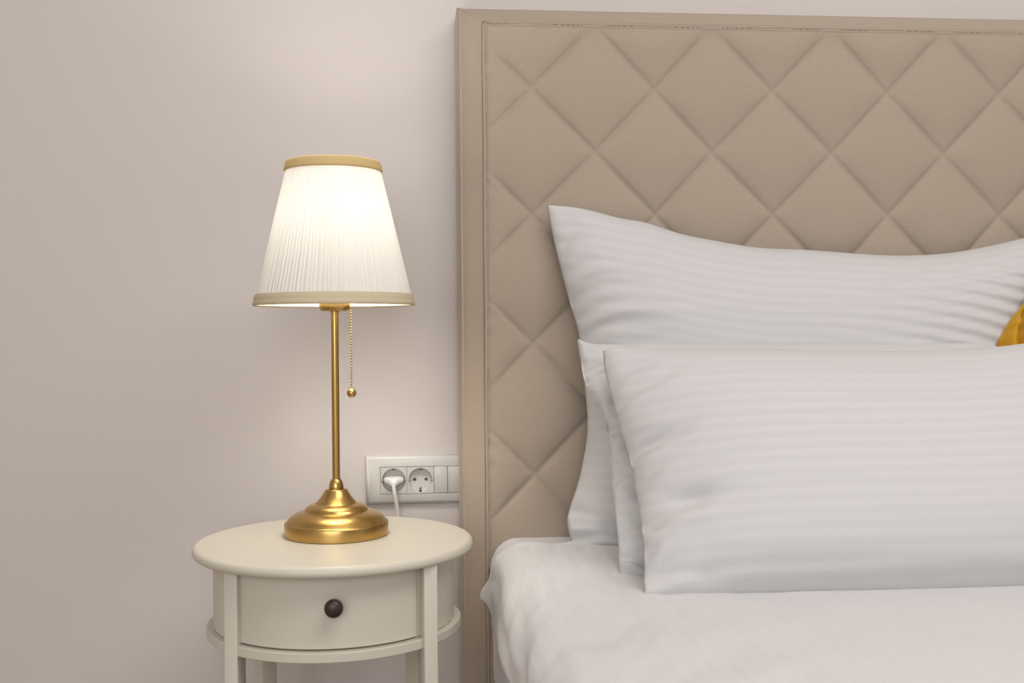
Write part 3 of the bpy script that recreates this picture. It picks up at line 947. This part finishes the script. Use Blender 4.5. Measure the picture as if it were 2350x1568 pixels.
# ------------------------------------------------------------------ wall socket plate
pl0 = at(838, 1046, 1.80); pl1 = at(842, 1157, 1.80)
PX0 = -.0830; PZ1 = ZC - .2019; PZ0 = ZC - .2829; PX1 = .155
wp = empty('socket_plate', (PX0 + .08, YB, (PZ0 + PZ1) / 2), 'white socket and switch plate on the wall behind the nightstand', 'wall socket')
MZ1 = ZC - .2208; MZ0 = ZC - .2651
mods = [('socket_module', -.0580, -.0146), ('socket_module', -.0141, .0302), ('blank_module', .0308, .0532), ('switch_module', .0538, .0980)]
# frame: slightly domed plate with an opening
bm = bmesh.new()
PYf = YB - .0105
def ringrect(x0, x1, z0, z1, y): return [bm.verts.new(p) for p in ((x0, y, z0), (x1, y, z0), (x1, y, z1), (x0, y, z1))]
MX0, MX1 = -.0586, .0990
R0 = ringrect(PX0, PX1, PZ0, PZ1, YB); R1 = ringrect(PX0, PX1, PZ0, PZ1, YB - .0045); R2 = ringrect(PX0 + .0016, PX1 - .0016, PZ0 + .0016, PZ1 - .0020, YB - .0078)
R3 = ringrect(PX0 + .008, PX1 - .008, PZ0 + .006, PZ1 - .006, PYf + .0002); R4 = ringrect(MX0, MX1, MZ0 - .0006, MZ1 + .0006, PYf); R5 = ringrect(MX0, MX1, MZ0 - .0006, MZ1 + .0006, PYf + .004)
for A_, B_ in ((R0, R1), (R1, R2), (R2, R3), (R3, R4), (R4, R5)):
    for k in range(4): bm.faces.new((A_[k], A_[(k + 1) % 4], B_[(k + 1) % 4], B_[k]))
fr = from_bm('frame', bm, M_plastic, wp, sharp=40)


def disc_xz(bm, cx, y, cz, r, n=48):
    return [bm.verts.new((cx + r * math.cos(2 * PI * k / n), y, cz + r * math.sin(2 * PI * k / n))) for k in range(n)]


def y_lathe(bm, cx, cz, prof, n=48):
    rings = []
    for r, y in prof:
        rings.append([bm.verts.new((cx, y, cz))] if r < 1e-7 else disc_xz(bm, cx, y, cz, r, n))
    for A_, B_ in zip(rings, rings[1:]):
        for k in range(n):
            k2 = (k + 1) % n
            if len(B_) == 1: bm.faces.new((A_[k], A_[k2], B_[0]))
            elif len(A_) == 1: bm.faces.new((A_[0], B_[k2], B_[k]))
            else: bm.faces.new((A_[k], A_[k2], B_[k2], B_[k]))


YM = PYf - .0008
for nm, x0, x1 in mods:
    if nm == 'socket_module':
        cx = (x0 + x1) / 2; cz = (MZ0 + MZ1) / 2; n = 48
        bm = bmesh.new()
        # square face with a round opening, then the well
        rr = .0198
        inner = disc_xz(bm, cx, YM, cz, rr, n)
        hw = (x1 - x0) / 2; hh = (MZ1 - MZ0) / 2
        outer = []
        for k in range(n):
            a = 2 * PI * k / n; c_, s_ = math.cos(a), math.sin(a); m_ = max(abs(c_), abs(s_))
            outer.append(bm.verts.new((cx + hw * c_ / m_, YM, cz + hh * s_ / m_)))
        back = [bm.verts.new((v_.co.x, YM + .006, v_.co.z)) for v_ in outer]
        for k in range(n):
            k2 = (k + 1) % n
            bm.faces.new((inner[k], inner[k2], outer[k2], outer[k])); bm.faces.new((outer[k], outer[k2], back[k2], back[k]))
        o = from_bm(nm, bm, M_plastic, wp, sharp=30)
        bm = bmesh.new()
        y_lathe(bm, cx, cz, [(rr, YM), (rr - .0005, YM + .0006), (rr - .0010, YM + .0085), (rr - .0022, YM + .0098), (0, YM + .0098)], n)
        w_ = from_bm('well', bm, M_plastic, o, sharp=40)
        for sx_ in (-.0095, .0095):
            bm = bmesh.new()
            y_lathe(bm, cx + sx_, cz, [(.0026, YM + .0097), (.0026, YM + .0092), (0, YM + .0092)], 20)
            from_bm('pin_hole', bm, M_hole, o, sharp=30)
        for sg in (1, -1):
            box('earth_clip', (cx - .0022, YM - .0004, cz + sg * .0186 - .0012), (cx + .0022, YM + .009, cz + sg * .0186 + .0012), M_hole, o, .0004)
            box('guide_notch', (cx + sg * .0192 - .0012, YM - .0003, cz - .0022), (cx + sg * .0192 + .0014, YM + .006, cz + .0022), M_metalclip, o, .0003)
        box('screw', (cx - .0016, YM + .0076, cz - .0148 - .0012), (cx + .0016, YM + .0094, cz - .0148 + .0012), M_hole, o, .0004)
    else:
        z1 = MZ1; yoff = YM
        bm = bmesh.new()
        add_box(bm, (x0, YM, MZ0), (x1, YM + .006, MZ1), .0007, 2)
        if nm == 'switch_module':
            for v_ in bm.verts:
                if v_.co.y < YM + .002: v_.co.y -= .0022 * (v_.co.z - MZ0) / (MZ1 - MZ0) - .0006
        from_bm(nm, bm, M_plastic, wp, sharp=30)

# ------------------------------------------------------------------ power cord (belongs to the lamp)
scx = (-.0580 - .0146) / 2; scz = (MZ0 + MZ1) / 2
cpts = [(scx, YM - .0140, scz - .0040), (scx + .0005, YM - .0175, scz - .010), (scx + .0020, YM - .0185, scz - .022), (scx + .0050, YM - .0165, scz - .040), (scx + .0062, YM - .0150, scz - .055), (scx + .006, YM - .0160, scz - .085),
        (scx - .002, YM - .020, scz - .145), (scx - .03, YM - .024, scz - .185), (scx - .065, YM - .026, scz - .150), (scx - .074, YM - .030, scz - .085), (LX + .001, TY + TR + .012, TZ - .010), (LX, TY + TR + .002, TZ + .0045), (LX, TY + TR - .03, TZ + .0034), (LX, LY + .10, TZ + .0034), (LX, LY + .0725, TZ + .0045)]
bm = bmesh.new(); add_tube(bm, catmull(cpts, 130), .0034, 12)
cd = from_bm('power_cord', bm, M_cord, lamp, smooth=True)
cd['label'] = 'white power cord running behind the nightstand'
bm = bmesh.new()
# flat two-pin plug: wide body in the well, tapering into the strain relief
secs = [(YM + .0090, .0168, .0058, 0), (YM + .0020, .0170, .0062, 0), (YM - .0010, .0166, .0062, 0), (YM - .0030, .0150, .0060, -.0004), (YM - .0070, .0110, .0062, -.0012), (YM - .0105, .0078, .0064, -.0024), (YM - .0140, .0055, .0052, -.0038), (YM - .0158, .0028, .0026, -.0044)]
rings = []
for (y, wx, wz, dz) in secs:
    ring = []
    for k in range(28):
        a = 2 * PI * k / 28
        c_, s_ = math.cos(a), math.sin(a)
        ring.append(bm.verts.new((scx + wx * math.copysign(abs(c_) ** .7, c_), y, scz + dz + .0005 + wz * math.copysign(abs(s_) ** .7, s_))))
    rings.append(ring)
for A_, B_ in zip(rings, rings[1:]):
    for k in range(28): bm.faces.new((A_[k], A_[(k + 1) % 28], B_[(k + 1) % 28], B_[k]))
bm.faces.new(rings[0]); bm.faces.new(rings[-1])
pg = from_bm('plug', bm, M_plug, cd, smooth=True)
pg['label'] = 'flat white plug in the left socket'
